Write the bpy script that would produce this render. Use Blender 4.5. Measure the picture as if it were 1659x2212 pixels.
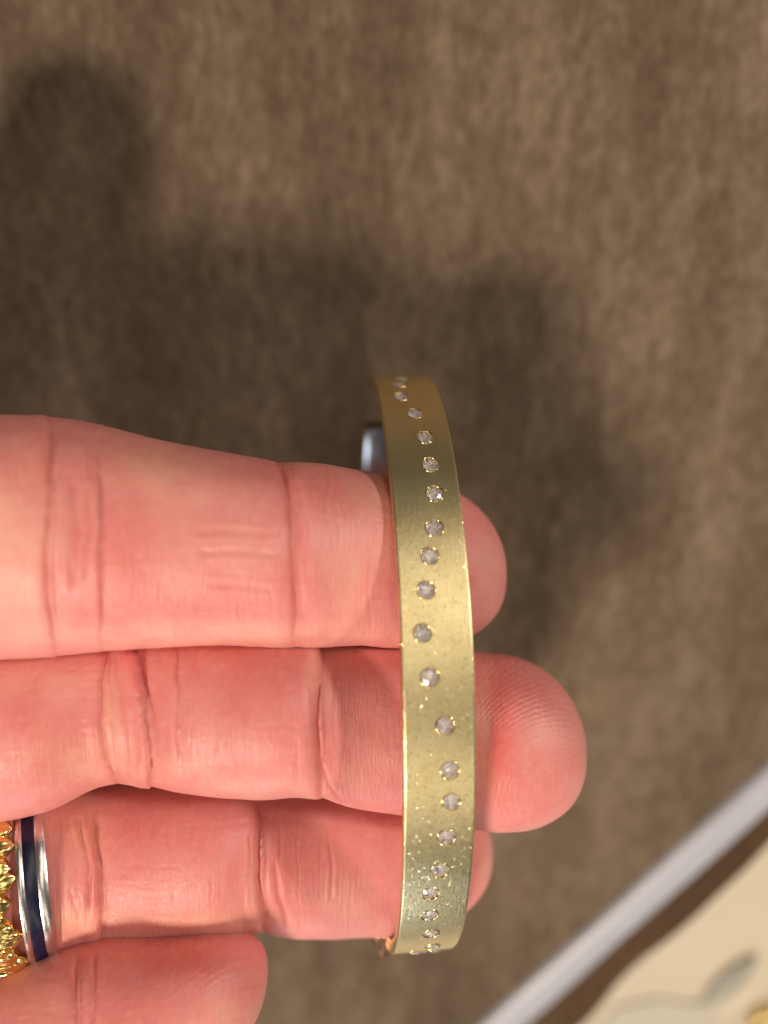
import bpy, math
import numpy as np
C = bpy.context.scene.collection
for o in list(bpy.data.objects): bpy.data.objects.remove(o)
SC = bpy.context.scene
R = math.radians

# ---------------------------------------------------------------- frame
# everything is designed in centimetres in an upright frame whose origin is the lens
# (x right, y up, z towards the viewer) and baked to metres with the cloth level at z = 0
F = 1598.0; PX = 829.5; PY = 1106.0
AL, BE = 0.0843, 0.0255                       # cloth plane: AL*depth + BE*y = 1
TH = -math.atan2(BE, AL)
HT = 0.01/math.hypot(AL, BE)
ROT = np.array([[1,0,0],[0,math.cos(TH),-math.sin(TH)],[0,math.sin(TH),math.cos(TH)]])
def W(p):
    p = np.asarray(p, float)
    return p @ ROT.T*0.01 + np.array([0,0,HT])
def un(x, y, d):                              # photo coordinates + depth -> design cm
    x = np.asarray(x, float); y = np.asarray(y, float); d = np.asarray(d, float)
    return np.stack([(x-PX)/F*d, (PY-y)/F*d, -d+0*x], -1)

# ---------------------------------------------------------------- camera
cam = bpy.data.cameras.new('camera'); co = bpy.data.objects.new('camera', cam); C.objects.link(co)
co.location = (0,0,HT); co.rotation_euler = (TH,0,0)
cam.sensor_fit = 'HORIZONTAL'; cam.sensor_width = 36.0; cam.lens = 36.0*F/1659.0
cam.clip_start = 0.005; cam.clip_end = 20
cam.dof.use_dof = True; cam.dof.focus_distance = 0.0715; cam.dof.aperture_fstop = 11.0
SC.camera = co
SC.render.resolution_x = 768; SC.render.resolution_y = 1024
SC.view_settings.view_transform = 'Standard'; SC.view_settings.look = 'None'
SC.view_settings.exposure = 0.12; SC.view_settings.gamma = 1.0

# ---------------------------------------------------------------- light
w = bpy.data.worlds.new('World'); SC.world = w; w.use_nodes = True
bg = w.node_tree.nodes['Background']; bg.inputs[0].default_value = (1.0,0.90,0.78,1); bg.inputs[1].default_value = 0.06
def lamp(name, pos, tgt, size, power, col, size_y=None):
    l = bpy.data.lights.new(name, 'AREA'); l.energy = power; l.color = col
    if size_y: l.shape = 'RECTANGLE'; l.size = size*0.01; l.size_y = size_y*0.01
    else: l.shape = 'DISK'; l.size = size*0.01
    o = bpy.data.objects.new(name, l); C.objects.link(o)
    p = W(pos); t = W(tgt); o.location = p
    import mathutils
    o.rotation_euler = mathutils.Vector(t-p).to_track_quat('-Z','Y').to_euler()
    return o
lamp('ceiling_spot', (-52,-78,96), (0,0,-9), 26, 16.5, (1.0,0.86,0.71))
lamp('ceiling_lamp', (98,28,60), (0,-1,-8), 14, 6.0, (1.0,0.87,0.76))
lamp('added_fill_panel', (38,34,115), (0,-1,-8), 38, 2.5, (1.0,0.88,0.70), 115)  # added soft panel, placed to give the gold band a bright reflection
lamp('added_fill_panel', (42,-95,110), (0,-1,-8), 30, 1.3, (1.0,0.88,0.70), 80)  # second added panel, fills in the lower stretch of the band
lamp('window_light', (-20,-130,10), (0,-2,-8), 60, 3.4, (0.82,0.90,1.0), 40)

# ---------------------------------------------------------------- helpers
def mesh_np(name, V, faces, mat, parent=None, smooth=True, origin=None, baked=False, sharp=None):
    V = np.asarray(V, float)
    Vw = V if baked else W(V)
    o0 = np.zeros(3) if origin is None else np.asarray(origin)
    me = bpy.data.meshes.new(name)
    Vl = (Vw - o0).astype(np.float32)
    if isinstance(faces, np.ndarray):
        n, k = faces.shape
        me.vertices.add(len(Vl)); me.vertices.foreach_set('co', Vl.ravel())
        me.loops.add(n*k); me.loops.foreach_set('vertex_index', faces.astype(np.int32).ravel())
        me.polygons.add(n); me.polygons.foreach_set('loop_start', np.arange(0,n*k,k,dtype=np.int32))
        me.update(calc_edges=True)
    else:
        me.from_pydata([tuple(v) for v in Vl], [], [tuple(int(i) for i in f) for f in faces]); me.update()
    me.validate()
    me.polygons.foreach_set('use_smooth', np.full(len(me.polygons), smooth))
    if sharp is not None: me.set_sharp_from_angle(angle=R(sharp))
    me.materials.append(mat)
    o = bpy.data.objects.new(name, me); C.objects.link(o)
    if parent is not None:
        o.parent = parent
        o.location = tuple(o0 - np.array(parent['_w']))
    else: o.location = tuple(o0)
    o['_w'] = [float(a) for a in o0]
    return o
def thing(name, label, cat, at):
    o = bpy.data.objects.new(name, None); C.objects.link(o); o.empty_display_size = 0.01
    p = W(at); o.location = tuple(p); o['_w'] = [float(a) for a in p]
    o['label'] = label; o['category'] = cat
    return o
def tag(o, label, cat): o['label'] = label; o['category'] = cat; return o
def grid_faces(nu, nv, wrap=False, off=0):
    i = np.arange(nu-1)[:,None]; j = np.arange(nv if wrap else nv-1)[None,:]
    j2 = (j+1) % nv
    a = i*nv+j; b = i*nv+j2; c = (i+1)*nv+j2; d = (i+1)*nv+j
    return np.stack([a,b,c,d], -1).reshape(-1,4)+off
rng = np.random.default_rng(7)
def vnoise(p, seed=0, octs=3):
    # smooth pseudo noise as a sum of rotated sines
    r = np.random.default_rng(seed); s = np.zeros(p.shape[:-1])
    a = 1.0
    for o in range(octs):
        for k in range(5):
            d = r.normal(size=p.shape[-1]); d *= (2**o)/np.linalg.norm(d)*r.uniform(.6,1.5)
            s += a*np.sin(p@d*2+r.uniform(0,6.28))
        a *= .5
    return s/5

# ---------------------------------------------------------------- materials
def newmat(name):
    m = bpy.data.materials.new(name); m.use_nodes = True
    nt = m.node_tree; b = nt.nodes['Principled BSDF']
    return m, nt, b
def N(nt, typ, **kw):
    n = nt.nodes.new(typ)
    for k, v in kw.items():
        if k.startswith('i_'): n.inputs[k[2:].replace('_',' ')].default_value = v
        else: setattr(n, k, v)
    return n
def ramp(nt, src, stops):
    r = nt.nodes.new('ShaderNodeValToRGB'); e = r.color_ramp.elements
    e[0].position = stops[0][0]; e[0].color = (*stops[0][1],1)
    e[1].position = stops[-1][0]; e[1].color = (*stops[-1][1],1)
    for p, c in stops[1:-1]:
        x = e.new(p); x.color = (*c,1)
    nt.links.new(src, r.inputs[0]); return r.outputs[0]
def mapping(nt, coord, scale, rot=(0,0,0)):
    tc = nt.nodes.new('ShaderNodeTexCoord'); mp = nt.nodes.new('ShaderNodeMapping')
    mp.inputs['Scale'].default_value = scale; mp.inputs['Rotation'].default_value = rot
    nt.links.new(tc.outputs[coord], mp.inputs[0]); return mp.outputs[0]
def noise(nt, vec, scale, detail=4, rough=.55):
    n = nt.nodes.new('ShaderNodeTexNoise'); n.inputs['Scale'].default_value = scale
    n.inputs['Detail'].default_value = detail; n.inputs['Roughness'].default_value = rough
    nt.links.new(vec, n.inputs['Vector']); return n
def mathn(nt, op, a, b=None, clamp=False):
    m = nt.nodes.new('ShaderNodeMath'); m.operation = op; m.use_clamp = clamp
    for i, v in enumerate((a, b)):
        if v is None: continue
        if isinstance(v, (int, float)): m.inputs[i].default_value = v
        else: nt.links.new(v, m.inputs[i])
    return m.outputs[0]
def mixc(nt, fac, a, b, mode='MIX'):
    m = nt.nodes.new('ShaderNodeMix'); m.data_type = 'RGBA'; m.blend_type = mode
    for i, v in ((0,fac),(6,a),(7,b)):
        if isinstance(v, (int,float)): m.inputs[i].default_value = v
        elif isinstance(v, tuple): m.inputs[i].default_value = (*v,1)
        else: nt.links.new(v, m.inputs[i])
    return m.outputs[2]
def bump(nt, h, strength, dist, chain=None):
    b = nt.nodes.new('ShaderNodeBump'); b.inputs['Strength'].default_value = strength
    b.inputs['Distance'].default_value = dist; nt.links.new(h, b.inputs['Height'])
    if chain is not None: nt.links.new(chain, b.inputs['Normal'])
    return b.outputs[0]

def mat_suede(name, cols):
    m, nt, b = newmat(name)
    warp = noise(nt, mapping(nt,'Object',(1,1,1)), 45, 2)
    vec0 = mapping(nt,'Object',(1,1,1))
    add = nt.nodes.new('ShaderNodeVectorMath'); add.operation = 'MULTIPLY_ADD'
    nt.links.new(warp.outputs['Color'], add.inputs[0]); add.inputs[1].default_value = (.005,.005,.0)
    nt.links.new(vec0, add.inputs[2])
    mp = nt.nodes.new('ShaderNodeMapping'); mp.inputs['Scale'].default_value = (1.0,.42,1)
    mp.inputs['Rotation'].default_value = (0,0,R(-14)); nt.links.new(add.outputs[0], mp.inputs[0])
    fine = noise(nt, mp.outputs[0], 1300, 3, .6)
    mid = noise(nt, mp.outputs[0], 560, 3, .6)
    big = noise(nt, vec0, 38, 5, .6)
    # brushed nap: broad streaks lying slantwise
    mp2 = nt.nodes.new('ShaderNodeMapping'); mp2.inputs['Scale'].default_value = (1.0,.22,1)
    mp2.inputs['Rotation'].default_value = (0,0,R(-42)); nt.links.new(add.outputs[0], mp2.inputs[0])
    streak = noise(nt, mp2.outputs[0], 60, 5, .6)
    s = mathn(nt,'ADD', mathn(nt,'MULTIPLY',fine.outputs[0],.25), mathn(nt,'MULTIPLY',mid.outputs[0],.22))
    s = mathn(nt,'ADD', s, mathn(nt,'MULTIPLY',big.outputs[0],.15))
    s = mathn(nt,'ADD', s, mathn(nt,'MULTIPLY',streak.outputs[0],.38))
    col = ramp(nt, s, [(.36,cols[0]),(.5,cols[1]),(.64,cols[2])])
    hue = noise(nt, vec0, 90, 2)
    col = mixc(nt, mathn(nt,'MULTIPLY',hue.outputs[0],.35), col, (.30,.19,.11), 'SOFT_LIGHT')
    nt.links.new(col, b.inputs['Base Color'])
    b.inputs['Roughness'].default_value = .95; b.inputs['Specular IOR Level'].default_value = .1
    b.inputs['Sheen Weight'].default_value = .25; b.inputs['Sheen Roughness'].default_value = .4
    b.inputs['Sheen Tint'].default_value = (.75,.62,.5,1)
    nt.links.new(bump(nt, s, .8, .0005), b.inputs['Normal'])
    return m
M_suede = mat_suede('brown_suede', [(.066,.047,.030),(.145,.105,.070),(.27,.205,.148)])
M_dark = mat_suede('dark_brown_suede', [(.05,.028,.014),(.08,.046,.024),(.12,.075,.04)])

def mat_simple(name, col, rough, metal=0.0, nsc=None, nb=0.0, nd=.0002, var=0.0):
    m, nt, b = newmat(name)
    b.inputs['Base Color'].default_value = (*col,1); b.inputs['Roughness'].default_value = rough
    b.inputs['Metallic'].default_value = metal
    if nsc:
        n = noise(nt, mapping(nt,'Object',(1,1,1)), nsc, 5)
        if nb: nt.links.new(bump(nt, n.outputs[0], nb, nd), b.inputs['Normal'])
        if var:
            c2 = tuple(c*(1-var) for c in col)
            nt.links.new(mixc(nt, n.outputs[0], c2, tuple(min(1,c*(1+var)) for c in col)), b.inputs['Base Color'])
    return m
M_pipe = mat_simple('grey_satin', (.44,.45,.50), .38, 0.0, 160, .25, .0004, .08)
M_cream = mat_simple('cream_board', (.60,.52,.39), .6, 0, 30, .0, .0002, .08)
M_greypatch = mat_simple('pale_grey_patch', (.52,.475,.385), .6, 0, 60, 0, .0002, .1)
M_greyobj = mat_simple('dark_grey_metal', (.36,.35,.29), .6, .3, 300, .2, .0003, .1)
M_pgold = mat_simple('polished_gold', (.90,.68,.30), .14, 1.0, 900, .15, .0001)
M_pgold2 = mat_simple('rich_yellow_gold', (.92,.70,.27), .2, 1.0, 300, .03, .0002)
M_silver = mat_simple('polished_silver', (.82,.80,.79), .26, 1.0, 500, .3, .0002)
M_enamel = mat_simple('dark_blue_enamel', (.004,.005,.03), .32, 0, 400, .25, .0002)
M_enamel.node_tree.nodes['Principled BSDF'].inputs['Coat Weight'].default_value = .15

# satin gold of the bangle: uv = (cm along, cm across)
m, nt, b = newmat('satin_gold'); M_satin = m
uv = mapping(nt,'UV',(1,1,1))
g1 = noise(nt, uv, 75, 4, .65)
g2 = noise(nt, mapping(nt,'UV',(.35,1,1)), 42, 3, .6)
bl = noise(nt, uv, 3.2, 4, .6)
vo = nt.nodes.new('ShaderNodeTexVoronoi'); vo.inputs['Scale'].default_value = 62; nt.links.new(uv, vo.inputs['Vector'])
b.inputs['Metallic'].default_value = 1
nt.links.new(ramp(nt, bl.outputs[0], [(.3,(.84,.68,.35)),(.55,(.90,.76,.43)),(.75,(.94,.82,.50))]), b.inputs['Base Color'])
nt.links.new(ramp(nt, g1.outputs[0], [(.3,(.27,)*3),(.7,(.38,)*3)]), b.inputs['Roughness'])
nrm = bump(nt, g1.outputs[0], .30, .00006)
nrm = bump(nt, g2.outputs[0], .25, .00008, nrm)
# each grain tilts its own way so that single grains catch the lamps
geo = nt.nodes.new('ShaderNodeNewGeometry')
sub = nt.nodes.new('ShaderNodeVectorMath'); sub.operation = 'SUBTRACT'; nt.links.new(vo.outputs['Color'], sub.inputs[0]); sub.inputs[1].default_value = (.5,.5,.5)
ma = nt.nodes.new('ShaderNodeVectorMath'); ma.operation = 'MULTIPLY_ADD'; nt.links.new(sub.outputs[0], ma.inputs[0]); ma.inputs[1].default_value = (.62,.62,.62); nt.links.new(nrm, ma.inputs[2])
nz = nt.nodes.new('ShaderNodeVectorMath'); nz.operation = 'NORMALIZE'; nt.links.new(ma.outputs[0], nz.inputs[0])
nt.links.new(nrm, b.inputs['Normal'])
# sparse brighter, smoother grains
sp = ramp(nt, mathn(nt,'FRACT',mathn(nt,'MULTIPLY',vo.outputs['Distance'],1.0)), [(.0,(.10,)*3),(1.0,(.10,)*3)])
gl = nt.nodes.new('ShaderNodeBsdfGlossy'); gl.inputs['Roughness'].default_value = .09; gl.inputs['Color'].default_value = (.97,.84,.44,1)
nt.links.new(nz.outputs[0], gl.inputs['Normal'])
sepc = nt.nodes.new('ShaderNodeSeparateColor'); nt.links.new(vo.outputs['Color'], sepc.inputs[0])
sx = nt.nodes.new('ShaderNodeSeparateXYZ'); nt.links.new(uv, sx.inputs[0])
glint_zone = ramp(nt, mathn(nt,'DIVIDE',sx.outputs[0],18.0), [(0.0,(0,)*3),(.14,(0.03,)*3),(.20,(.8,)*3),(.36,(1,)*3),(.41,(.25,)*3),(1.0,(.1,)*3)])  # lamp sparkle placed by hand: glinting grains only along this stretch
pick = mathn(nt,'MULTIPLY', mathn(nt,'GREATER_THAN', sepc.outputs[2], .86), glint_zone)
ms = nt.nodes.new('ShaderNodeMixShader'); nt.links.new(mathn(nt,'MULTIPLY',pick,.36), ms.inputs[0])
nt.links.new(b.outputs[0], ms.inputs[1]); nt.links.new(gl.outputs[0], ms.inputs[2])
nt.links.new(ms.outputs[0], nt.nodes['Material Output'].inputs['Surface'])

m, nt, b = newmat('diamond'); M_dia = m
b.inputs['Base Color'].default_value = (1,.96,.97,1); b.inputs['Roughness'].default_value = .0
b.inputs['Transmission Weight'].default_value = 1.0; b.inputs['IOR'].default_value = 1.75

# skin: uv = (cm along finger, cm around finger), colour attribute 'tint'
m, nt, b = newmat('skin'); M_skin = m
at = nt.nodes.new('ShaderNodeAttribute'); at.attribute_name = 'tint'
mott = noise(nt, mapping(nt,'UV',(1,1,1)), 2.6, 4, .6)
fmott = noise(nt, mapping(nt,'UV',(1,1,1)), 14, 3, .6)
c = mixc(nt, mathn(nt,'MULTIPLY',mathn(nt,'SUBTRACT',mott.outputs[0],.40,True),1.3,True), at.outputs['Color'], (.66,.15,.155))
c = mixc(nt, mathn(nt,'MULTIPLY',mathn(nt,'SUBTRACT',fmott.outputs[0],.48,True),.7,True), c, (.90,.48,.40))
nt.links.new(c, b.inputs['Base Color'])
b.inputs['Subsurface Weight'].default_value = .55
b.inputs['Subsurface Radius'].default_value = (1.0,.16,.10); b.inputs['Subsurface Scale'].default_value = .0022
nt.links.new(ramp(nt, fmott.outputs[0], [(.3,(.33,)*3),(.7,(.52,)*3)]), b.inputs['Roughness'])
b.inputs['Specular IOR Level'].default_value = .42
v1 = noise(nt, mapping(nt,'UV',(9.0,1.3,1)), 3.2, 4, .6)     # fine lines running across the finger
v2 = noise(nt, mapping(nt,'UV',(1.2,7.0,1)), 2.6, 3, .6)     # faint lengthwise ones
v3 = noise(nt, mapping(nt,'UV',(1,1,1)), 60, 2, .5)
wv = nt.nodes.new('ShaderNodeTexWave'); wv.wave_type = 'RINGS'; wv.rings_direction = 'SPHERICAL'
wv.inputs['Scale'].default_value = 10.5; wv.inputs['Distortion'].default_value = 2.2; wv.inputs['Detail'].default_value = 2
wv.inputs['Detail Scale'].default_value = .7
tc = nt.nodes.new('ShaderNodeAttribute'); tc.attribute_name = 'tipcoord'; nt.links.new(tc.outputs['Vector'], wv.inputs['Vector'])
tw = nt.nodes.new('ShaderNodeAttribute'); tw.attribute_name = 'tipweight'
n_ = bump(nt, v1.outputs[0], .42, .00022)
n_ = bump(nt, v2.outputs[0], .22, .00018, n_)
n_ = bump(nt, v3.outputs[0], .2, .00005, n_)
for sc_, rot_, st_ in (((1.0,.5,1),.25,.14),((.5,1.0,1),-.2,.10)):
    vc = nt.nodes.new('ShaderNodeTexVoronoi'); vc.feature = 'DISTANCE_TO_EDGE'; vc.inputs['Scale'].default_value = 13
    wn = noise(nt, mapping(nt,'UV',sc_,(0,0,rot_)), 6, 2); wa = nt.nodes.new('ShaderNodeVectorMath'); wa.operation = 'MULTIPLY_ADD'
    nt.links.new(wn.outputs['Color'], wa.inputs[0]); wa.inputs[1].default_value = (.12,.12,0); nt.links.new(mapping(nt,'UV',sc_,(0,0,rot_)), wa.inputs[2])
    nt.links.new(wa.outputs[0], vc.inputs['Vector'])
    n_ = bump(nt, mathn(nt,'MINIMUM',vc.outputs['Distance'],.12), st_, .0006, n_)
n_ = bump(nt, mathn(nt,'MULTIPLY',wv.outputs['Fac'],tw.outputs['Fac']), .38, .00005, n_)
nt.links.new(n_, b.inputs['Normal'])

# ---------------------------------------------------------------- cloth and what lies beyond its edge
def on_plane(x, y, h=0.0):                    # photo coordinates -> point on level h (cm above the cloth)
    v = (PY-y)/F
    d = (1.0 - h*math.hypot(AL,BE))/(AL + BE*v)
    return un(x, y, d)
def Wp(x, y, h=0.0): return W(on_plane(x, y, h))
# edge line of the cloth in world metres
E0 = Wp(1040,2212)[:2]; E1 = Wp(1659,1652)[:2]
ed = (E1-E0)/np.linalg.norm(E1-E0); en = np.array([-ed[1], ed[0]])       # en points over the cloth (up-left)
nu, nv = 620, 620
s = np.linspace(-.26,.30,nu); tt = np.linspace(0,1,nv)**1.3*.40
S_, T_ = np.meshgrid(s, tt, indexing='ij')
XY = E0 + S_[...,None]*ed + T_[...,None]*en
h = .0011*vnoise(XY*55, 3, 2) + .00022*vnoise(XY*260, 5, 3)
# soft diagonal folds on the right
q = (XY[...,0]-.02)*.75 + XY[...,1]*-.65
h += .0007*np.sin(q*330+1.5*np.sin(XY[...,1]*60))*np.exp(-((XY[...,0]-.05)/.03)**2)
hc0 = Wp(900,1420)[:2]                        # swell added under the hand, shaped so its slopes darken the cloth around
h += .0095*np.exp(-(((XY[...,0]-hc0[0])/.036)**2+((XY[...,1]-hc0[1])/.030)**2))
h *= np.clip(T_/.02,0,1)
V = np.concatenate([XY, (h-.0006)[...,None]], -1).reshape(-1,3)
cloth = mesh_np('suede_cloth', V, grid_faces(nu,nv)[:, ::-1], M_suede, baked=True)
cloth['kind'] = 'structure'; cloth['label'] = 'brown mottled suede cloth covering the whole background'

def tube(name, pts, r, mat, n=20, **kw):
    pts = np.asarray(pts); V = []
    for i, p in enumerate(pts):
        d = pts[min(i+1,len(pts)-1)]-pts[max(i-1,0)]; d /= np.linalg.norm(d)
        a = np.cross(d,[0,0,1]); a /= np.linalg.norm(a); c_ = np.cross(a,d)
        th = np.linspace(0,2*np.pi,n,endpoint=False)
        rr = r[i] if hasattr(r,'__len__') else r
        V.append(p+rr*(np.cos(th)[:,None]*a+np.sin(th)[:,None]*c_))
    V = np.concatenate(V); f = grid_faces(len(pts), n, True)
    return V, f
# grey edging: a padded bead, outline flattened
L0, L1 = -.20, .22
wd = np.linalg.norm((Wp(1137,2212)[:2]-E0) @ np.array([[en[0]],[en[1]]]))
ss = np.linspace(L0,L1,120); prof = np.linspace(0,np.pi,18)
V = []
for k_, a_ in enumerate(ss):
    wob = .00010*math.sin(a_*140)+.00008*math.sin(a_*61+1)
    for p_ in prof:
        off = -wd*.5 + (wd*.5+wob)*math.cos(p_)
        xy = E0+ed*a_+en*off
        V.append((xy[0],xy[1], .0022*math.sin(p_)**.7-.0008))
piping = mesh_np('edging_strip', V, grid_faces(len(ss),len(prof)), M_pipe, baked=True, origin=Wp(1350,1950))
tag(piping, 'smooth pale grey rounded edging strip along the border of the brown suede', 'edging strip')
# dark brown strip with a wavy outer edge
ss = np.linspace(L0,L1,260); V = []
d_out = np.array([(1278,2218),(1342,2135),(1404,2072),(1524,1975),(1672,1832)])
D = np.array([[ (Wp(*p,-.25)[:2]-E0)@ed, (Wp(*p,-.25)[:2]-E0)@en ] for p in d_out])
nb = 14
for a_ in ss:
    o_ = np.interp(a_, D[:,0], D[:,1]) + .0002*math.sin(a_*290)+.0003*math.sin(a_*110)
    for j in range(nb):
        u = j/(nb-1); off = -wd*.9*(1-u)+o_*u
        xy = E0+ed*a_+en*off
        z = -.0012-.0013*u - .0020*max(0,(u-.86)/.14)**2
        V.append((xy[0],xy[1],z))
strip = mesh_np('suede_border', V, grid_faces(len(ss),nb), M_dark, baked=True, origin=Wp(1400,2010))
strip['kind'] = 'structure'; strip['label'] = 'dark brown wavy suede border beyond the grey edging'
# cream board underneath
V = [ (E0+ed*a_+en*o_) for a_, o_ in ((-.5,.03),(.6,.03),(.6,-.6),(-.5,-.6)) ]
V = [(v[0],v[1],-.0160) for v in V]
table = mesh_np('tabletop', V, [(3,2,1,0)], M_cream, baked=True)
table['kind'] = 'structure'; table['label'] = 'cream coloured tabletop in the bottom right corner'
# flat pale grey patch on it
def slab(name, outline, h0, h1, mat, **kw):
    b_ = [Wp(x,y,h1) for x,y in outline]; n = len(b_)
    V = [(p[0],p[1],h0*.01) for p in b_]+[(p[0],p[1],h1*.01) for p in b_]
    f = [tuple(range(n,2*n))]+[(i,(i+1)%n,n+(i+1)%n,n+i) for i in range(n)]
    o = mesh_np(name, V, f, mat, baked=True, smooth=False, origin=np.mean(b_,0))
    return o
pp = slab('grey_patch', [(1200,2330),(1335,2178),(1420,2160),(1500,2172),(1540,2160),(1560,2260),(1500,2420),(1250,2440)][::-1], -1.59, -1.53, M_greypatch)
tag(pp, 'pale grey patch lying flat on the cream tabletop', 'paper')
# dark sliver
a_ = Wp(1530,2178,-1.4); b_ = Wp(1636,2078,-1.4)
P = [a_+(b_-a_)*u for u in np.linspace(0,1,24)]; rr = [.0026*math.sin(math.pi*min(max(u,.03),.97))**.5 for u in np.linspace(0,1,24)]
V, f = tube('x', P, rr, None, 16); V[:,2] = (V[:,2]-a_[2])*.4 -.0150
clip = mesh_np('metal_clip', V, f, M_greyobj, baked=True, origin=(a_+b_)/2)
tag(clip, 'small dark grey oblong clip lying on the cream tabletop', 'clip')
# gold thing in the very corner
cc = Wp(1672,2228,-1.3); nn = 60; V = []; rr_ = .0045
for i in range(nn):
    t_ = 2*math.pi*i/nn
    for j in range(14):
        q_ = 2*math.pi*j/14; ra = .0011*(1+.25*math.sin(t_*9))
        V.append(cc+np.array([math.cos(t_)*(rr_+ra*math.cos(q_)), math.sin(t_)*(rr_+ra*math.cos(q_)), ra*math.sin(q_)-.001]))
f = []
for i in range(nn):
    for j in range(14):
        f.append((i*14+j, ((i+1)%nn)*14+j, ((i+1)%nn)*14+(j+1)%14, i*14+(j+1)%14))
gr = mesh_np('gold_hoop', V, f, M_pgold2, baked=True, origin=cc)
tag(gr, 'yellow gold hoop cut off by the bottom right corner of the photo', 'earring')

# ---------------------------------------------------------------- hand
VS=[]; FS=[]; UVS=[]; TINT=[]; TIPC=[]; TIPW=[]; voff = 0
def smoothint(x, xs, ys):
    # monotone-ish smooth interpolation (cosine blended linear via hermite)
    xs = np.asarray(xs,float); ys = np.asarray(ys,float)
    m_ = np.gradient(ys, xs); i = np.clip(np.searchsorted(xs,x)-1,0,len(xs)-2)
    hh = xs[i+1]-xs[i]; u = np.clip((x-xs[i])/hh,0,1)
    return ((2*u**3-3*u**2+1)*ys[i]+(u**3-2*u**2+u)*hh*m_[i]+(-2*u**3+3*u**2)*ys[i+1]+(u**3-u**2)*hh*m_[i+1])
def seg_dist(px, py, poly):
    best = np.full(px.shape, 1e9); par = np.zeros(px.shape)
    poly = np.asarray(poly,float); Ls = np.r_[0,np.cumsum(np.linalg.norm(np.diff(poly,axis=0),axis=1))]
    for k in range(len(poly)-1):
        a = poly[k]; d = poly[k+1]-a; L2 = d@d
        u = np.clip(((px-a[0])*d[0]+(py-a[1])*d[1])/L2,0,1)
        e = np.hypot(px-a[0]-u*d[0], py-a[1]-u*d[1])
        mk = e<best; best = np.where(mk,e,best); par = np.where(mk,(Ls[k]+u*math.sqrt(L2))/Ls[-1],par)
    sd = np.sign((px-poly[0,0])*(poly[-1,1]-poly[0,1])-(py-poly[0,1])*(poly[-1,0]-poly[0,0]))
    return best, par, sd
BASE = np.array([.75,.285,.262])
def finger(xs, T, B, Z, xcut, xtip, ytip, thick=.86, n=2.2, nl=720, na=150, creases=(), blobs=(), tips=None, seed=1, palmy=0.0, closed=True):
    """a finger: top and bottom outline T, B against photo x, depth Z, rounded from xcut to xtip"""
    global voff
    a = np.linspace(0,1,nl); x0 = xs[0]
    nb_ = int(nl*.72)
    x = np.r_[np.linspace(x0,xcut,nb_,endpoint=False), xcut+(xtip-xcut)*np.sin(np.linspace(0,np.pi/2,nl-nb_))]
    Tt = smoothint(np.minimum(x,xcut),xs,T); Bb = smoothint(np.minimum(x,xcut),xs,B)
    cy = (Tt+Bb)/2; hw = (Bb-Tt)/2
    u = np.clip((x-xcut)/(xtip-xcut),0,1)
    sh = np.clip(1-u**n,0,1)**(1/n); sh[-1] = 0.0
    cy = cy+(ytip-cy)*u**2
    zc = smoothint(x, *Z)
    hc = hw*zc/F; hcs = hc*sh
    Cn = un(x, cy, zc)
    # angles: denser on the viewer's side; 0 faces the viewer
    q = np.linspace(-1,1,na,endpoint=False); th = np.pi*(.72*q+.28*q**3)
    ex = 2.15
    cs = np.cos(th); sn = np.sin(th)
    rr = (abs(cs)**ex+abs(sn)**ex)**(-1/ex)
    up = -rr*sn; fr = rr*cs
    # local radial direction: tip end leans forward
    thk = thick
    dz = np.gradient(zc, x)                   # keep sections square to the page
    V = Cn[:,None,:] + 0*fr[None,:,None]
    V = V.copy()
    V[...,1] += hcs[:,None]*up[None]
    V[...,2] += hcs[:,None]*fr[None]*thk
    # outward normal approximations
    nx_ = -np.gradient(hcs, Cn[:,0]+np.linspace(0,1e-6,nl))
    NR = np.stack([np.clip(nx_,-.2,4)[:,None]+0*up[None], up[None]+0*nx_[:,None], fr[None]/thk+0*nx_[:,None]],-1)
    NR /= np.linalg.norm(NR,axis=-1,keepdims=True)
    # organic unevenness
    V += NR*(.012*vnoise(V*1.6,seed,2)+.0035*vnoise(V*7,seed+9,2))[...,None]*np.clip(sh,.0,1)[:,None,None]
    px = PX+F*V[...,0]/-V[...,2]; py = PY-F*V[...,1]/-V[...,2]
    front = np.clip(NR[...,2]*2.5+.55,0,1)
    disp = np.zeros(px.shape)
    wob = 1.6*np.sin(py*.021+seed)+.9*np.sin(py*.063+2*seed)+.5*np.sin(py*.13)
    for cr in creases:
        poly, wpx, dep = cr[:3]; lip = cr[3] if len(cr)>3 else .35
        hz = abs(poly[-1][0]-poly[0][0]) > abs(poly[-1][1]-poly[0][1])
        wpx = wpx*1.35; dep = dep*.55
        d, pr, sd = seg_dist(px+(0 if hz else wob), py+(wob if hz else 0), poly)
        fade = np.clip(np.minimum(pr,1-pr)/.12+(.35 if not hz else 0),0,1)
        if len(cr) > 4:                                   # a fold: the far side drops away and swells back slowly
            disp -= dep*np.where(sd>0, np.exp(-(d/cr[4])), np.exp(-(d/(wpx*.7))**2))*fade
            disp += dep*.35*np.where(sd<0, np.exp(-((d-3.2*wpx)/(2.4*wpx))**2),0)*fade
            continue
        disp -= dep*np.exp(-(d/wpx)**1.6)*fade
        disp += dep*lip*np.exp(-((d-2.6*wpx)/(1.7*wpx))**2)*fade
    V += NR*(disp*front)[...,None]
    tint = np.broadcast_to(BASE, px.shape+(3,)).copy()
    for cr in creases:
        d, pr, sd = seg_dist(px+wob, py, cr[0])
        k = np.exp(-(d/(cr[1]*1.6))**2)[...,None]*min(.42,cr[2]*8)
        tint = tint*(1-k)+np.array([.55,.10,.08])*k
    for bx,by,rx,ry,col,st in blobs:
        k = (np.exp(-(((px-bx)/rx)**2+((py-by)/ry)**2))*st)[...,None]
        tint = tint*(1-k)+np.array(col)*k
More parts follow.
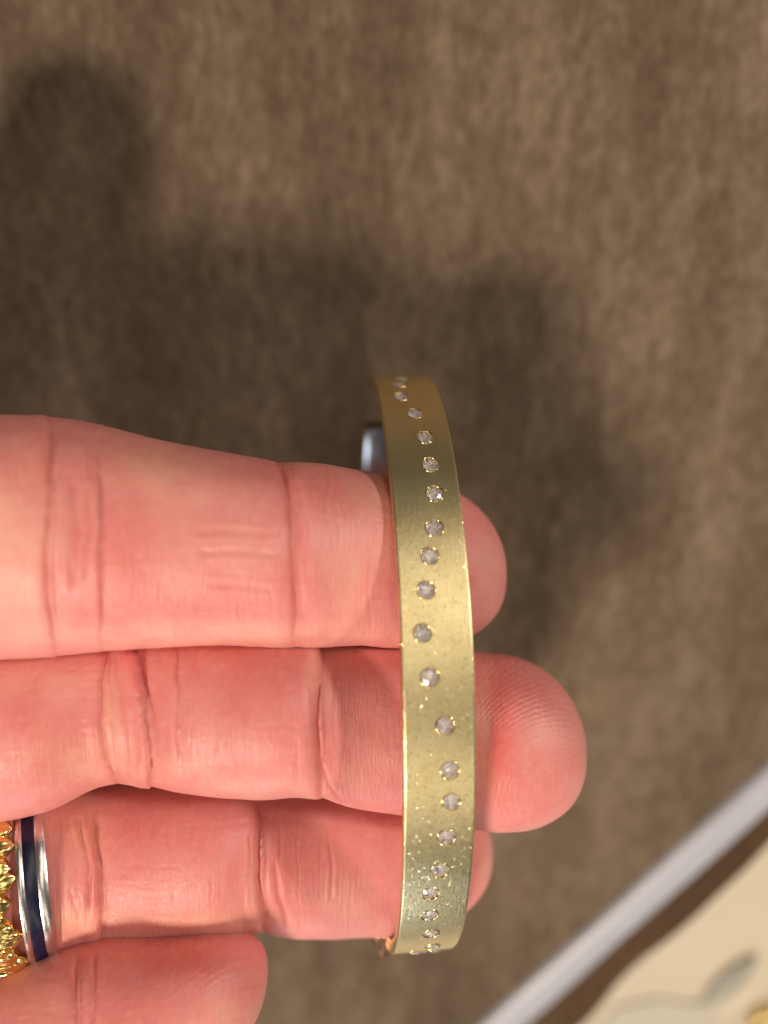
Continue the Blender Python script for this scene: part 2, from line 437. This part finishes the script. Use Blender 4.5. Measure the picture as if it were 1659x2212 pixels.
    arc = np.r_[0,np.cumsum(np.linalg.norm(np.diff(Cn,axis=0),axis=1))]
    U = np.stack([np.broadcast_to(arc[:,None]+seed*7.3,px.shape), (th/np.pi*2.6)[None]*np.clip(hc,.3,2)[:,None]+seed*3.1],-1)
    if tips is None: tipc = np.zeros(V.shape); tipw = np.zeros(px.shape)
    else:
        tc_ = un(tips[0],tips[1],zc[-1]); tipc = (V-tc_)*np.array([1,1.0,.6])
        tipw = np.clip((px-tips[2])/60,0,1)
    # close the tip
    V[-1] = V[-1].mean(0)
    VS.append(V.reshape(-1,3)); UVS.append(U.reshape(-1,2)); TINT.append(tint.reshape(-1,3)); TIPC.append(tipc.reshape(-1,3)); TIPW.append(tipw.ravel())
    f = grid_faces(nl,na,True,voff)
    FS.append(f); voff += nl*na
RED=(.68,.15,.12); PALE=(.86,.46,.36); YEL=(.78,.42,.26); DRED=(.50,.09,.08)
rl = np.random.default_rng(4)
def fine_lines(x0,x1,y0,y1,n,horizontal=True,w=1.6,dep=.006):
    out=[]
    for _ in range(n):
        x = rl.uniform(x0,x1); y = rl.uniform(y0,y1)
        if horizontal:
            L = rl.uniform(30,110); sl = rl.uniform(-.10,.10)
            out.append(([(x-L/2,y-sl*L/2),(x,y+rl.uniform(-3,3)),(x+L/2,y+sl*L/2)],w*rl.uniform(.7,1.5),dep*rl.uniform(.4,1.2)))
        else:
            L = rl.uniform(40,150); sl = rl.uniform(-.15,.10)
            out.append(([(x,y-L/2),(x+sl*L/2+rl.uniform(-2,2),y),(x+sl*L,y+L/2)],w*rl.uniform(.7,1.5),dep*rl.uniform(.4,1.2)))
    return out
# index finger (uppermost)
finger([-420,-200,0,120,220,350,480,610,700,780,840,920],
       [880,885,898,902,918,950,975,999,1003,1017,1027,1052],
       [1460,1435,1420,1414,1403,1396,1391,1396,1397,1394,1399,1396],
       ([-420,0,150,350,640,800,930,1092],[6.5,6.85,6.93,7.0,7.12,7.48,7.75,8.1]), 880, 1092, 1240, thick=.84, seed=1,
       creases=[([(108,900),(106,1050),(100,1180),(104,1300),(118,1395)],5,.060,.4,34),
                ([(212,1020),(222,1150),(226,1260),(216,1380)],4,.045,.35,30),
                ([(150,1030),(160,1150),(158,1260)],9,.040),([(185,1060),(188,1150),(182,1250)],5,.025),
                ([(602,1000),(628,1080),(640,1200),(646,1300),(640,1392)],11.0,.060,.3),([(598,1000),(622,1080),(632,1200),(638,1300),(632,1392)],3.0,.025,.3),
                ([(628,1010),(662,1130),(664,1250)],3,.010),
                ([(410,1150),(480,1146),(600,1156)],4.0,.022),([(425,1196),(520,1193),(605,1204)],3.4,.026),
                ([(440,1262),(520,1268),(600,1276)],3.2,.018),([(420,1318),(520,1322),(610,1332)],3.2,.022),
                ([(240,1375),(400,1362),(560,1372)],2.4,.008)]
               + fine_lines(250,600,1060,1380,16,True,1.6,.006)+fine_lines(240,830,1060,1360,46,False,1.7,.006)+fine_lines(20,220,1000,1380,16,False,2.2,.008),
       blobs=[(60,1010,90,70,RED,.5),(30,1180,80,190,PALE,.9),(330,1000,120,50,YEL,.5),(420,1060,150,50,PALE,.55),(300,1370,300,30,PALE,.6),(620,1370,200,25,PALE,.5),(480,1190,100,60,PALE,.35),(260,1220,60,140,RED,.45),
              (430,1300,180,60,RED,.25),(700,1060,60,50,RED,.45),(750,1240,60,110,PALE,.5),(560,1030,130,30,RED,.35),(1050,1240,40,80,PALE,.3),(790,1080,60,60,YEL,.3)],
       tips=(960,1260,930))
# middle finger
finger([-420,-200,0,120,250,330,420,560,690,760,870,1000,1060],
       [1350,1360,1372,1372,1362,1362,1366,1372,1378,1378,1384,1405,1414],
       [1850,1810,1766,1741,1686,1692,1705,1719,1717,1733,1748,1776,1786],
       ([-420,0,150,280,480,680,760,950,1260],[7.15,7.25,7.28,7.42,7.30,7.28,7.62,7.82,8.05]), 1060, 1261, 1622, thick=.86, seed=2,
       creases=[([(232,1400),(218,1480),(216,1560),(226,1630),(250,1690)],5,.050,.3,16),
                ([(288,1395),(308,1470),(326,1545),(330,1620),(322,1692)],4.6,.16,.5,26),
                ([(250,1420),(262,1500),(268,1580),(276,1680)],3,.020),
                ([(380,1400),(384,1480),(380,1600),(388,1660)],3,.040,.2,22),
                ([(694,1385),(692,1450),(684,1520),(682,1590),(690,1660),(692,1722)],5.5,.125,.45,46),
                ([(726,1430),(722,1520),(718,1600)],3,.012),
                ([(690,1660),(706,1700),(740,1735)],3,.022,.2)]
               + fine_lines(20,220,1440,1700,26,True,1.8,.010)+fine_lines(240,680,1420,1690,30,True,1.6,.006)+fine_lines(240,850,1420,1690,36,False,1.7,.006),
       blobs=[(90,1470,120,40,PALE,.5),(60,1560,100,50,RED,.3),(150,1640,120,50,YEL,.4),(240,1560,18,90,YEL,.4),(560,1460,100,50,RED,.35),(600,1600,80,60,RED,.3),
              (390,1660,100,25,PALE,.5),(560,1700,120,20,PALE,.5),(675,1480,14,70,PALE,.6),(1075,1590,35,130,(.72,.10,.07),.75),(1120,1500,60,60,RED,.4),(1185,1580,40,40,PALE,.35),(1045,1600,14,160,YEL,.5)],
       tips=(1120,1640,1000))
# ring finger
finger([-420,-200,0,120,218,364,509,562,606,707,796,860],
       [1690,1695,1700,1700,1694,1690,1690,1694,1692,1692,1694,1696],
       [2110,2085,2058,2050,2040,2027,2013,1999,2008,2011,2008,2004],
       ([-420,-200,0,150,300,540,620,800,1062],[7.15,7.3,7.55,7.8,7.92,7.95,8.2,8.4,8.55]), 840, 1064, 1842, thick=.80, seed=3,
       creases=[([(196,1770),(206,1840),(218,1900),(222,1970),(216,2030)],4.5,.095,.4,20),
                ([(172,1775),(184,1840),(190,1900),(192,1960)],4.2,.05),
                ([(150,1780),(166,1850),(150,1920),(170,1980)],3.0,.012),
                ([(560,1740),(556,1830),(554,1890),(566,1960),(568,2010)],4.5,.13,.5,30),
                ([(590,1870),(600,1940),(620,2000)],4.0,.045),
                ([(540,1800),(538,1900),(548,1980)],2.5,.012),
                ([(712,1820),(716,1880),(716,1940)],2.2,.014,.7),
                ([(360,1790),(364,1860),(372,1960)],2.2,.008)]
               + fine_lines(120,210,1790,2010,16,False,2.2,.010)+fine_lines(230,540,1780,2000,36,True,1.5,.006)+fine_lines(220,840,1780,1990,40,False,1.5,.006),
       blobs=[(170,1800,60,50,YEL,.45),(290,1800,80,50,RED,.3),(400,1990,200,22,YEL,.45),(150,1990,60,30,YEL,.6),(640,1880,70,80,RED,.35),(760,1960,60,40,PALE,.25),(545,1900,12,80,PALE,.5),(1048,1850,20,60,PALE,.4)],
       tips=(960,1850,880))
# little finger
finger([-420,-200,0,120,218,327,400,450],
       [2150,2120,2083,2054,2037,2038,2029,2022],
       [2560,2500,2440,2400,2370,2345,2310,2275],
       ([-420,0,200,330,450,577],[7.5,7.35,7.25,7.25,7.3,7.5]), 440, 577, 2108, thick=.86, seed=4,
       creases=[([(165,2060),(160,2130),(166,2212),(180,2300)],5.5,.040,.3,16),([(202,2060),(204,2130),(200,2212)],4.0,.030)]
               + fine_lines(20,180,2080,2300,10,True,1.8,.008)+fine_lines(200,460,2060,2250,20,True,1.5,.005),
       blobs=[(420,2080,90,60,RED,.5),(480,2190,60,50,PALE,.5),(90,2170,70,40,PALE,.4),(290,2190,90,40,RED,.3),(250,2070,200,25,(.55,.2,.12),.4)],
       tips=(480,2140,400))
# palm (left of the picture) and thumb
finger([-2300,-1900,-1500,-1000,-600,-420,-300],
       [1250,1240,1120,900,850,880,905],
       [2050,2060,2250,2500,2560,2520,2440],
       ([-2300,-1500,-600,-300],[7.2,7.0,7.0,7.1]), -330, -150, 1680, thick=.46, seed=5, nl=260, na=110)
def limb(pts, rad, seed, nl=200, na=64):
    global voff
    pts = np.asarray(pts,float); t = np.linspace(0,len(pts)-1,nl); k = np.arange(len(pts))
    Cn = np.stack([smoothint(t,k,pts[:,i]) for i in range(3)],-1); r = smoothint(t,k,rad)
    e = np.clip((t-(len(pts)-2))/1.0,0,1); r = r*np.clip(1-e**2.6,0,1)**.42; r[-1]=0
    V=[]; 
    for i in range(nl):
        d = Cn[min(i+1,nl-1)]-Cn[max(i-1,0)]; d/=np.linalg.norm(d)
        a = np.cross(d,[0,0,1.]); a/=np.linalg.norm(a); c_ = np.cross(a,d); th = np.linspace(0,2*np.pi,na,endpoint=False)
        V.append(Cn[i]+r[i]*(np.cos(th)[:,None]*a+.85*np.sin(th)[:,None]*c_))
    V = np.array(V); V += .01*vnoise(V*2,seed,2)[...,None]
    VS.append(V.reshape(-1,3)); FS.append(grid_faces(nl,na,True,voff)); voff += nl*na
    UVS.append(np.stack([np.repeat(t*1.5,na)+seed*9, np.tile(np.linspace(0,5,na),nl)],-1)); TINT.append(np.broadcast_to(BASE,(nl*na,3)).copy())
    TIPC.append(np.zeros((nl*na,3))); TIPW.append(np.zeros(nl*na))
limb([(-8.8,-1.8,-7.6),(-7.6,.2,-8.0),(-6.6,1.2,-8.2),(-5.8,2.4,-8.2),(-5.4,3.4,-8.1),(-5.25,4.5,-8.1)],[1.6,1.5,1.35,1.2,1.05,.9],11)
V = np.concatenate(VS); Fc = np.concatenate(FS)
hand = mesh_np('person', V, Fc, M_skin, origin=W(un(0,1600,7.3)))
tag(hand, 'open hand, palm towards the viewer, holding the gold bangle across three fingers', 'hand')
me = hand.data
uvl = me.uv_layers.new(name='UVMap'); U = np.concatenate(UVS)
li = np.empty(len(me.loops),np.int32); me.loops.foreach_get('vertex_index', li)
uvl.data.foreach_set('uv', U[li].astype(np.float32).ravel())
ca = me.color_attributes.new('tint','FLOAT_COLOR','POINT'); T4 = np.concatenate([np.concatenate(TINT),np.ones((len(V),1))],1)
ca.data.foreach_set('color', T4.astype(np.float32).ravel())
va = me.attributes.new('tipcoord','FLOAT_VECTOR','POINT'); va.data.foreach_set('vector', np.concatenate(TIPC).astype(np.float32).ravel())
fa = me.attributes.new('tipweight','FLOAT','POINT'); fa.data.foreach_set('value', np.concatenate(TIPW).astype(np.float32))

# ---------------------------------------------------------------- bangle
p = [.2137,-1.6664,-8.8882,3.295,2.405,.1142,.0235,-.0366,.6503]
def rx(a): return np.array([[1,0,0],[0,math.cos(a),-math.sin(a)],[0,math.sin(a),math.cos(a)]])
def ry(a): return np.array([[math.cos(a),0,math.sin(a)],[0,1,0],[-math.sin(a),0,math.cos(a)]])
def rz(a): return np.array([[math.cos(a),-math.sin(a),0],[math.sin(a),math.cos(a),0],[0,0,1]])
MB = rz(p[6])@ry(p[5])@rx(p[7]); AX, E1_, E2_ = MB[:,0], MB[:,1], MB[:,2]
CB = np.array(p[:3]); BA, BB, BW = p[3], p[4], p[8]; BT = .13
def ell(t, s=0.0, h=0.0):
    """point on the bangle: t angle, s cm across, h cm above the outer face"""
    t = np.asarray(t,float); s = np.asarray(s,float)
    k_ = np.clip((t-4.6)/.6,0,1); s = s*(1-.15*k_*k_*(3-2*k_)*(t<6.0))      # the back tongue is a little narrower
    P = CB + (BA*np.cos(t))[...,None]*E1_ + (BB*np.sin(t))[...,None]*E2_
    n = (np.cos(t)/BA)[...,None]*E1_ + (np.sin(t)/BB)[...,None]*E2_
    n = n/np.linalg.norm(n,axis=-1,keepdims=True)
    return P + s[...,None]*AX + np.asarray(h)[...,None]*n, n
DPX = [(871,804),(868,818),(863,831),(866,856),(897,893),(918,944),(929,1003),(939,1066),(938,1140),(928,1201),(921,1275),(912,1368),
       (929,1463),(961,1568),(972,1665),(975,1732),(964,1809),(950,1881),(929,1931),(928,1978),(932,2017),(935,2044),(937,2065)]
tg = np.linspace(-.12,math.pi+.25,1400)[:,None]; sg = np.linspace(-.3,.3,121)[None,:]
PP,NN = ell(tg+0*sg, sg+0*tg); gx = PX+F*PP[...,0]/-PP[...,2]; gy = PY-F*PP[...,1]/-PP[...,2]
vis = (NN*PP).sum(-1) < 0.02
DS = []
for (x_,y_) in DPX:
    dd = (gx-x_)**2+(gy-y_)**2+np.where(vis,0,1e6); i,j = np.unravel_index(dd.argmin(), dd.shape)
    DS.append((float(tg[i,0]), float(sg[0,j])))
# arc length table
ta = np.linspace(0,2*np.pi,4001); pa,_ = ell(ta); al = np.r_[0,np.cumsum(np.linalg.norm(np.diff(pa,axis=0),axis=1))]
arc_of = lambda t: np.interp(np.mod(t,2*np.pi), ta, al)
t_of = lambda a: np.interp(np.mod(a,al[-1]), al, ta)
DR = .082
# keep neighbours from overlapping
DS.sort(key=lambda q: q[0])
print('diamonds', [(round(t,2),round(s_,2)) for t,s_ in DS])
aa = [float(arc_of(t) if t>=0 else arc_of(t)-al[-1]) for t,_ in DS]
for it in range(40):
    for k in range(len(aa)-1):
        need = .185
        dd = math.hypot(aa[k+1]-aa[k], DS[k+1][1]-DS[k][1])
        if dd < need:
            e = (need-dd)/2
            if k > len(aa)/2: aa[k+1] += 2*e
            else: aa[k] -= 2*e
DS = [(a_, s_) for a_,(t_,s_) in zip(aa,DS)]
# the wandering line of stones goes on round the shoulder
for k in range(3):
    DS.append((DS[22][0]+.26*(k+1), DS[22][1]-.03*(k+1))); DS.insert(0,(DS[0][0]-.26, DS[0][1]+.02))
bangle = thing('bangle', 'satin gold bangle with a wandering line of small diamonds, held across the fingers', 'bracelet', CB)
# outer face grid with holes
na_ = 1120; ns_ = 46
ga = np.linspace(0,al[-1],na_,endpoint=False); rnd = .017
gs = np.linspace(-BW/2+rnd, BW/2-rnd, ns_)
A_, S2 = np.meshgrid(ga, gs, indexing='ij'); A2 = A_.copy(); S3 = S2.copy()
kill = np.zeros(A_.shape,bool)
for (a_, s_) in DS:
    da = (A_-a_+al[-1]/2)%al[-1]-al[-1]/2; ds = S2-s_; rho = np.hypot(da,ds)
    kill |= rho < DR-.004
    mk = (rho>=DR-.004)&(rho<DR+.012)
    k = np.where(mk, DR/np.maximum(rho,1e-6), 1.0)
    A2 = np.where(mk, a_+da*k, A2); S3 = np.where(mk, s_+ds*k, S3)
Po,_ = ell(t_of(A2), S3)
fq = []
idx = np.arange(na_*ns_).reshape(na_,ns_)
a0 = idx; a1 = np.roll(idx,-1,0)
quads = np.stack([a0[:,:-1],a0[:,1:],a1[:,1:],a1[:,:-1]],-1).reshape(-1,4)
kf = kill.ravel(); quads = quads[~(kf[quads].any(1))]
# rim profile: rounded edge, sides, inner face
prof = []
for k in range(1,6):
    q = k/5*math.pi/2; prof.append((BW/2-rnd+rnd*math.sin(q), -rnd+rnd*math.cos(q)))
prof.append((BW/2,-BT*.5)); prof.append((BW/2,-BT+.02)); prof.append((BW/2-.02,-BT))
for u in np.linspace(.8,-.8,7): prof.append((u*BW/2,-BT-.006*(1-u*u)))
prof += [(-BW/2+.02,-BT),(-BW/2,-BT+.02),(-BW/2,-BT*.5)]
for k in range(5,0,-1):
    q = k/5*math.pi/2; prof.append((-BW/2+rnd-rnd*math.sin(q), -rnd+rnd*math.cos(q)))
npf = len(prof); Vr = []
for (s_,h_) in prof:
    Pq,_ = ell(t_of(ga), np.full(na_,s_), np.full(na_,h_)); Vr.append(Pq)
Vr = np.stack(Vr,1)
base = na_*ns_
ri = base+np.arange(na_*npf).reshape(na_,npf); rn = np.roll(ri,-1,0)
full0 = np.concatenate([a0[:,-1:],ri,a0[:,:1]],1); full1 = np.concatenate([a1[:,-1:],rn,a1[:,:1]],1)
q2 = np.stack([full0[:,:-1],full0[:,1:],full1[:,1:],full1[:,:-1]],-1).reshape(-1,4)
Vb = np.concatenate([Po.reshape(-1,3),Vr.reshape(-1,3)])
fall = np.concatenate([quads,q2])
# the back piece ends short of the top: open joint there
tq_all = np.concatenate([np.repeat(t_of(ga)[:,None],ns_,1).ravel(), np.repeat(t_of(ga),npf)])
G0, G1 = 2*math.pi-.47, 2*math.pi-.02
gap = (tq_all>G0)&(tq_all<G1)
kinds = np.r_[np.zeros(len(quads),bool), np.ones(len(q2),bool)]
keep = ~gap[fall].all(1); colk = np.r_[np.full(len(quads),-1), np.tile(np.arange(npf+1),na_)][keep]; tk = tq_all[fall[:,0]][keep]
fall = fall[keep]
used = np.zeros(len(Vb),bool); used[fall.ravel()] = True
remap = np.cumsum(used)-1
band = mesh_np('band', Vb[used], remap[fall][:,::-1], M_satin, bangle, origin=W(CB))
ua = np.concatenate([A2.ravel(), np.repeat(ga,npf)]); us = np.concatenate([S3.ravel(), np.tile([q[0]+q[1] for q in prof],na_)])
UU = np.stack([ua,us],1)[used]
uvl = band.data.uv_layers.new(name='UVMap'); li = np.empty(len(band.data.loops),np.int32); band.data.loops.foreach_get('vertex_index', li)
uvl.data.foreach_set('uv', UU[li].astype(np.float32).ravel())
# inside of the back half is polished white metal
ta_of_ga = t_of(ga)
band.data.materials.append(mat_simple('polished_inner_gold', (.56,.58,.61), .16, 1.0, 60, .3, .0006))
mi = ((colk>=8)&(colk<=npf-8)&(tk>math.pi)&(tk<2*math.pi-.3)).astype(np.int32)
if len(band.data.polygons)==len(fall): band.data.polygons.foreach_set('material_index', mi)

caps = []
for tg_ in (G0, G1):
    cs_ = [(-BW/2+rnd,0),(BW/2-rnd,0)]+prof
    caps.append(ell(np.full(len(cs_),tg_), np.array([q[0] for q in cs_])*.99, np.array([min(q[1],-.001)*.97 for q in cs_]))[0])
Vc_ = np.concatenate(caps); nC = len(Vc_)//2
mesh_np('end_cap', Vc_, [tuple(range(nC)), tuple(range(2*nC-1,nC-1,-1))], mat_simple('dark_joint_metal', (.12,.10,.08), .4, 1.0), bangle, smooth=False, origin=W(CB))

# a round brilliant, shared mesh (cm units -> metres), axis +z, girdle at z=0
def brilliant():
    V=[];f=[]; n=8
    rt=.56; hc_=.30; hp=.80; r=DR*.93
    for i in range(n): a=2*math.pi*i/n; V.append((rt*r*math.cos(a),rt*r*math.sin(a),hc_*r))
    for i in range(n): a=2*math.pi*(i+.5)/n; V.append((.80*r*math.cos(a),.80*r*math.sin(a),.19*r))
    for i in range(2*n): a=2*math.pi*i/(2*n); V.append((r*math.cos(a),r*math.sin(a),.02*r))
    for i in range(2*n): a=2*math.pi*i/(2*n); V.append((r*math.cos(a),r*math.sin(a),-.03*r))
    for i in range(n): a=2*math.pi*(i+.5)/n; V.append((.30*r*math.cos(a),.30*r*math.sin(a),-hp*r*.68))
    V.append((0,0,-hp*r))
    T=0;K=n;G=2*n;H=4*n;L=6*n;Q=7*n
    f.append(tuple(range(n)))
    for i in range(n):
        j=(i+1)%n
        f.append((T+i,K+i,T+j))
        f.append((T+i,K+(i-1)%n,G+2*i,K+i))
        f.append((K+i,G+2*i,G+2*i+1)); f.append((K+i,G+2*i+1,G+(2*i+2)%(2*n)))
        f.append((Q,L+i,H+2*i,L+(i-1)%n)) 
        f.append((L+i,H+2*i+1,H+2*i)); f.append((L+i,H+(2*i+2)%(2*n),H+2*i+1))
    for i in range(2*n): j=(i+1)%(2*n); f.append((G+i,H+i,H+j,G+j))
    return np.array(V)*.01, f
def lathe(prof, n=40):
    V=[(r_*math.cos(2*math.pi*i/n), r_*math.sin(2*math.pi*i/n), z_) for r_,z_ in prof for i in range(n)]
    return np.array(V)*.01, grid_faces(len(prof), n, True)
Vd, fd = brilliant()
# tiny facet irregularities so that each facet throws light its own way
Vd[-9:-1,2] *= 1+np.array([.10,-.08,.05,-.12,.09,-.04,.11,-.07])
m, nt, b = newmat('diamond_pavilion'); M_pav = m      # the back facets mirror everything (total reflection)
b.inputs['Metallic'].default_value = .85; b.inputs['Roughness'].default_value = .06; b.inputs['Base Color'].default_value = (.98,.96,.96,1)
m, nt, b = newmat('diamond_sparkle_facet'); M_pav2 = m  # whitish facets: the stones' brilliance put in as colour
b.inputs['Metallic'].default_value = .15; b.inputs['Roughness'].default_value = .1; b.inputs['Base Color'].default_value = (.97,.94,.94,1)
Vz, fz = lathe([(DR+.010,-.004),(DR+.008,.0025),(DR+.002,.005),(DR-.004,.001),(DR-.006,-.012),(DR*.55,-.055),(.02,-.075),(.0005,-.076)])
import mathutils
dm = bm_ = None
rd = np.random.default_rng(11)
for (a_, s_) in DS:
    t_ = t_of(a_); Pq, n_ = ell(np.array(t_), np.array(s_)); tv = ell(np.array(t_+.001),np.array(s_))[0]-Pq; tv/=np.linalg.norm(tv)
    nw = mathutils.Vector(ROT@n_); tw_ = mathutils.Vector(ROT@tv); bw = nw.cross(tw_)
    # stones sit very slightly askew
    q = mathutils.Matrix((tw_,bw,nw)).transposed()
    base_q = q.to_quaternion()
    jit = mathutils.Euler((rd.normal()*.09,rd.normal()*.09,rd.uniform(0,.8))).to_quaternion()
    wq = W(Pq-n_*.010); wb = W(Pq)
    if dm is None:
        od = mesh_np('diamond', Vd, fd, M_dia, bangle, smooth=False, origin=W(CB), baked=True); dm = od.data
        dm.vertices.foreach_set('co', Vd.astype(np.float32).ravel()); dm.update(); dm.materials.append(M_pav); dm.materials.append(M_pav2)
        for pl in dm.polygons: pl.material_index = (2 if (pl.index*7)%10 < 7 else 1) if min(dm.vertices[v].co.z for v in pl.vertices) < -.05*DR*.01 else 0
        ob = mesh_np('bezel', Vz, fz, M_pgold, bangle, smooth=True, origin=W(CB), baked=True); bm_ = ob.data
        bm_.vertices.foreach_set('co', Vz.astype(np.float32).ravel()); bm_.update()
    else:
        od = bpy.data.objects.new('diamond', dm); C.objects.link(od); od.parent = bangle
        ob = bpy.data.objects.new('bezel', bm_); C.objects.link(ob); ob.parent = bangle
    od.location = tuple(wq-W(CB)); ob.location = tuple(wb-W(CB))
    od.rotation_mode = ob.rotation_mode = 'QUATERNION'
    od.rotation_quaternion = base_q@jit; ob.rotation_quaternion = base_q

# clasp at the lower back, its edge cut into little arches
ol = [(797,1990),(830,1980),(858,1975),(862,2058),(852,2052),(850,2036),(846,2029),(841,2034),(838,2062),(830,2072),(820,2069),(822,2040),(817,2030),(811,2034),(810,2050),(803,2036)]
ol = ol[::-1]
n_o = len(ol); Vc = [un(x,y,8.30) for x,y in ol]+[un(x,y,8.42) for x,y in ol]+[un(x+4,y-3,8.9) for x,y in ol]
fc = [tuple(range(n_o))]+[(i+k*n_o, i+(k+1)*n_o, (i+1)%n_o+(k+1)*n_o, (i+1)%n_o+k*n_o) for k in range(2) for i in range(n_o)]+[tuple(range(3*n_o-1,2*n_o-1,-1))]
cl = mesh_np('clasp', Vc, fc, mat_simple('rose_polished_gold', (.45,.24,.17), .12, 1.0, 700, .6, .0004), bangle, smooth=False, origin=W(CB))

# ---------------------------------------------------------------- rings on the ring finger
def ring_frame(xc, yc_, zc_, tilt):
    c = un(xc, yc_, zc_); yw = R(22); ax = np.array([math.cos(tilt)*math.cos(yw), math.sin(tilt), -math.sin(yw)*math.cos(tilt)]); ax /= np.linalg.norm(ax)
    up = np.array([-math.sin(tilt), math.cos(tilt), 0]); fr = np.cross(ax, up)
    return c, ax, up, fr
def ring_band(name, fr_, s0, s1, r0, prof_h, mat, parent, n=160, oval=.84, m_=12):
    c, ax, up, fr = fr_; V=[]
    for i in range(n):
        a = 2*math.pi*i/n; d = up*math.sin(a)+fr*math.cos(a)*oval
        prof_ = []
        for k in range(m_):
            u = k/(m_-1); prof_.append((s0+(s1-s0)*u, prof_h*math.sin(math.pi*(.08+.84*u))**.5))
        prof_ += [(s1,-.04),(s0,-.04)]
        for s_,h_ in prof_: V.append(c+ax*s_+d*(r0+h_))
    k = m_+2; f=[]
    for i in range(n):
        j=(i+1)%n
        for q in range(k): f.append((i*k+q, i*k+(q+1)%k, j*k+(q+1)%k, j*k+q))
    return mesh_np(name, V, np.array(f), mat, parent, origin=np.array(parent['_w']), sharp=50)
YC = (1700+2056)/2
rf = ring_frame(86, 1884, 7.68, R(6.5)); rr0 = .87
r1 = thing('ring', 'silver ring with a dark blue enamel stripe around its middle', 'ring', rf[0])
ring_band('band', rf, -.130, -.072, rr0, .018, M_silver, r1)
ring_band('band', rf, .042, .130, rr0, .022, M_silver, r1)
ring_band('enamel_stripe', rf, -.071, .041, rr0, .014, M_enamel, r1)
rg = ring_frame(-2, 1892, 7.6, R(6.5)); rr1 = .885
r2 = thing('ring', 'ornate yellow gold ring of curling leaves, cut off by the left edge of the photo', 'ring', rg[0])
ring_band('band', rg, -.22, .07, rr1-.03, .02, M_pgold2, r2)
def leaf_mesh():
    V=[];n=14;L=.29
    for i in range(n):
        u=i/(n-1); wdt=.100*(.16+.84*math.sin(math.pi*min(.98,u**1.7*.93+.02))**.75)*math.sqrt(max(0,1-u**8))+.001; hgt=.022+.042*math.sin(math.pi*(u**1.3*.8+.08))
        for k in range(13):
            q=-1+2*k/12; crease=.014*math.exp(-(q/.25)**2)
            V.append((u*L, wdt*q, hgt*(1-q*q)**.6-crease+.003*math.cos(q*9.4)*u+.012*u))
    return np.array(V)*.01, grid_faces(n,13)
Vl, fl = leaf_mesh(); lm=None
rl2 = np.random.default_rng(3)
c_, ax_, up_, fr__ = rg
nleaf = 31
for row,(so,base_rot,sc) in enumerate(((-.06,0.0,1.08),(-.05,.0,.7),(-.08,math.pi,1.08))):
    for i in range(nleaf):
        a = 2*math.pi*(i+.5*(row%2))/nleaf
        d = up_*math.sin(a)+fr__*math.cos(a)*.84; nn_ = up_*math.sin(a)*.84+fr__*math.cos(a); nn_/=np.linalg.norm(nn_)
        tt_ = np.cross(nn_,ax_)
        rot = base_rot+(.13 if i%2 else -.13)*(1 if row!=1 else .4)+rl2.normal()*.12
        X = ax_*math.cos(rot)+tt_*math.sin(rot); Y = np.cross(nn_,X)
        pos = c_+ax_*(so+rl2.normal()*.01)+d*(rr1+.022+.035*(row==1))
        if lm is None:
            o = mesh_np('leaf', Vl, fl, M_pgold2, r2, origin=np.array(r2['_w']), baked=True); lm=o.data
            lm.vertices.foreach_set('co', Vl.astype(np.float32).ravel()); lm.update()
        else:
            o = bpy.data.objects.new('leaf', lm); C.objects.link(o); o.parent = r2
        wx = mathutils.Vector(ROT@X); wy = mathutils.Vector(ROT@Y); wz = mathutils.Vector(ROT@nn_)
        o.rotation_mode='QUATERNION'; o.rotation_quaternion = mathutils.Matrix((wx,wy,wz)).transposed().to_quaternion()
        o.scale = (sc*(1 if i%2 else .86),sc,sc*1.15); o.location = tuple(W(pos)-np.array(r2['_w']))

for o in bpy.data.objects:
    if '_w' in o: del o['_w']
SC.cycles.max_bounces = 12; SC.cycles.transmission_bounces = 10; SC.cycles.glossy_bounces = 6
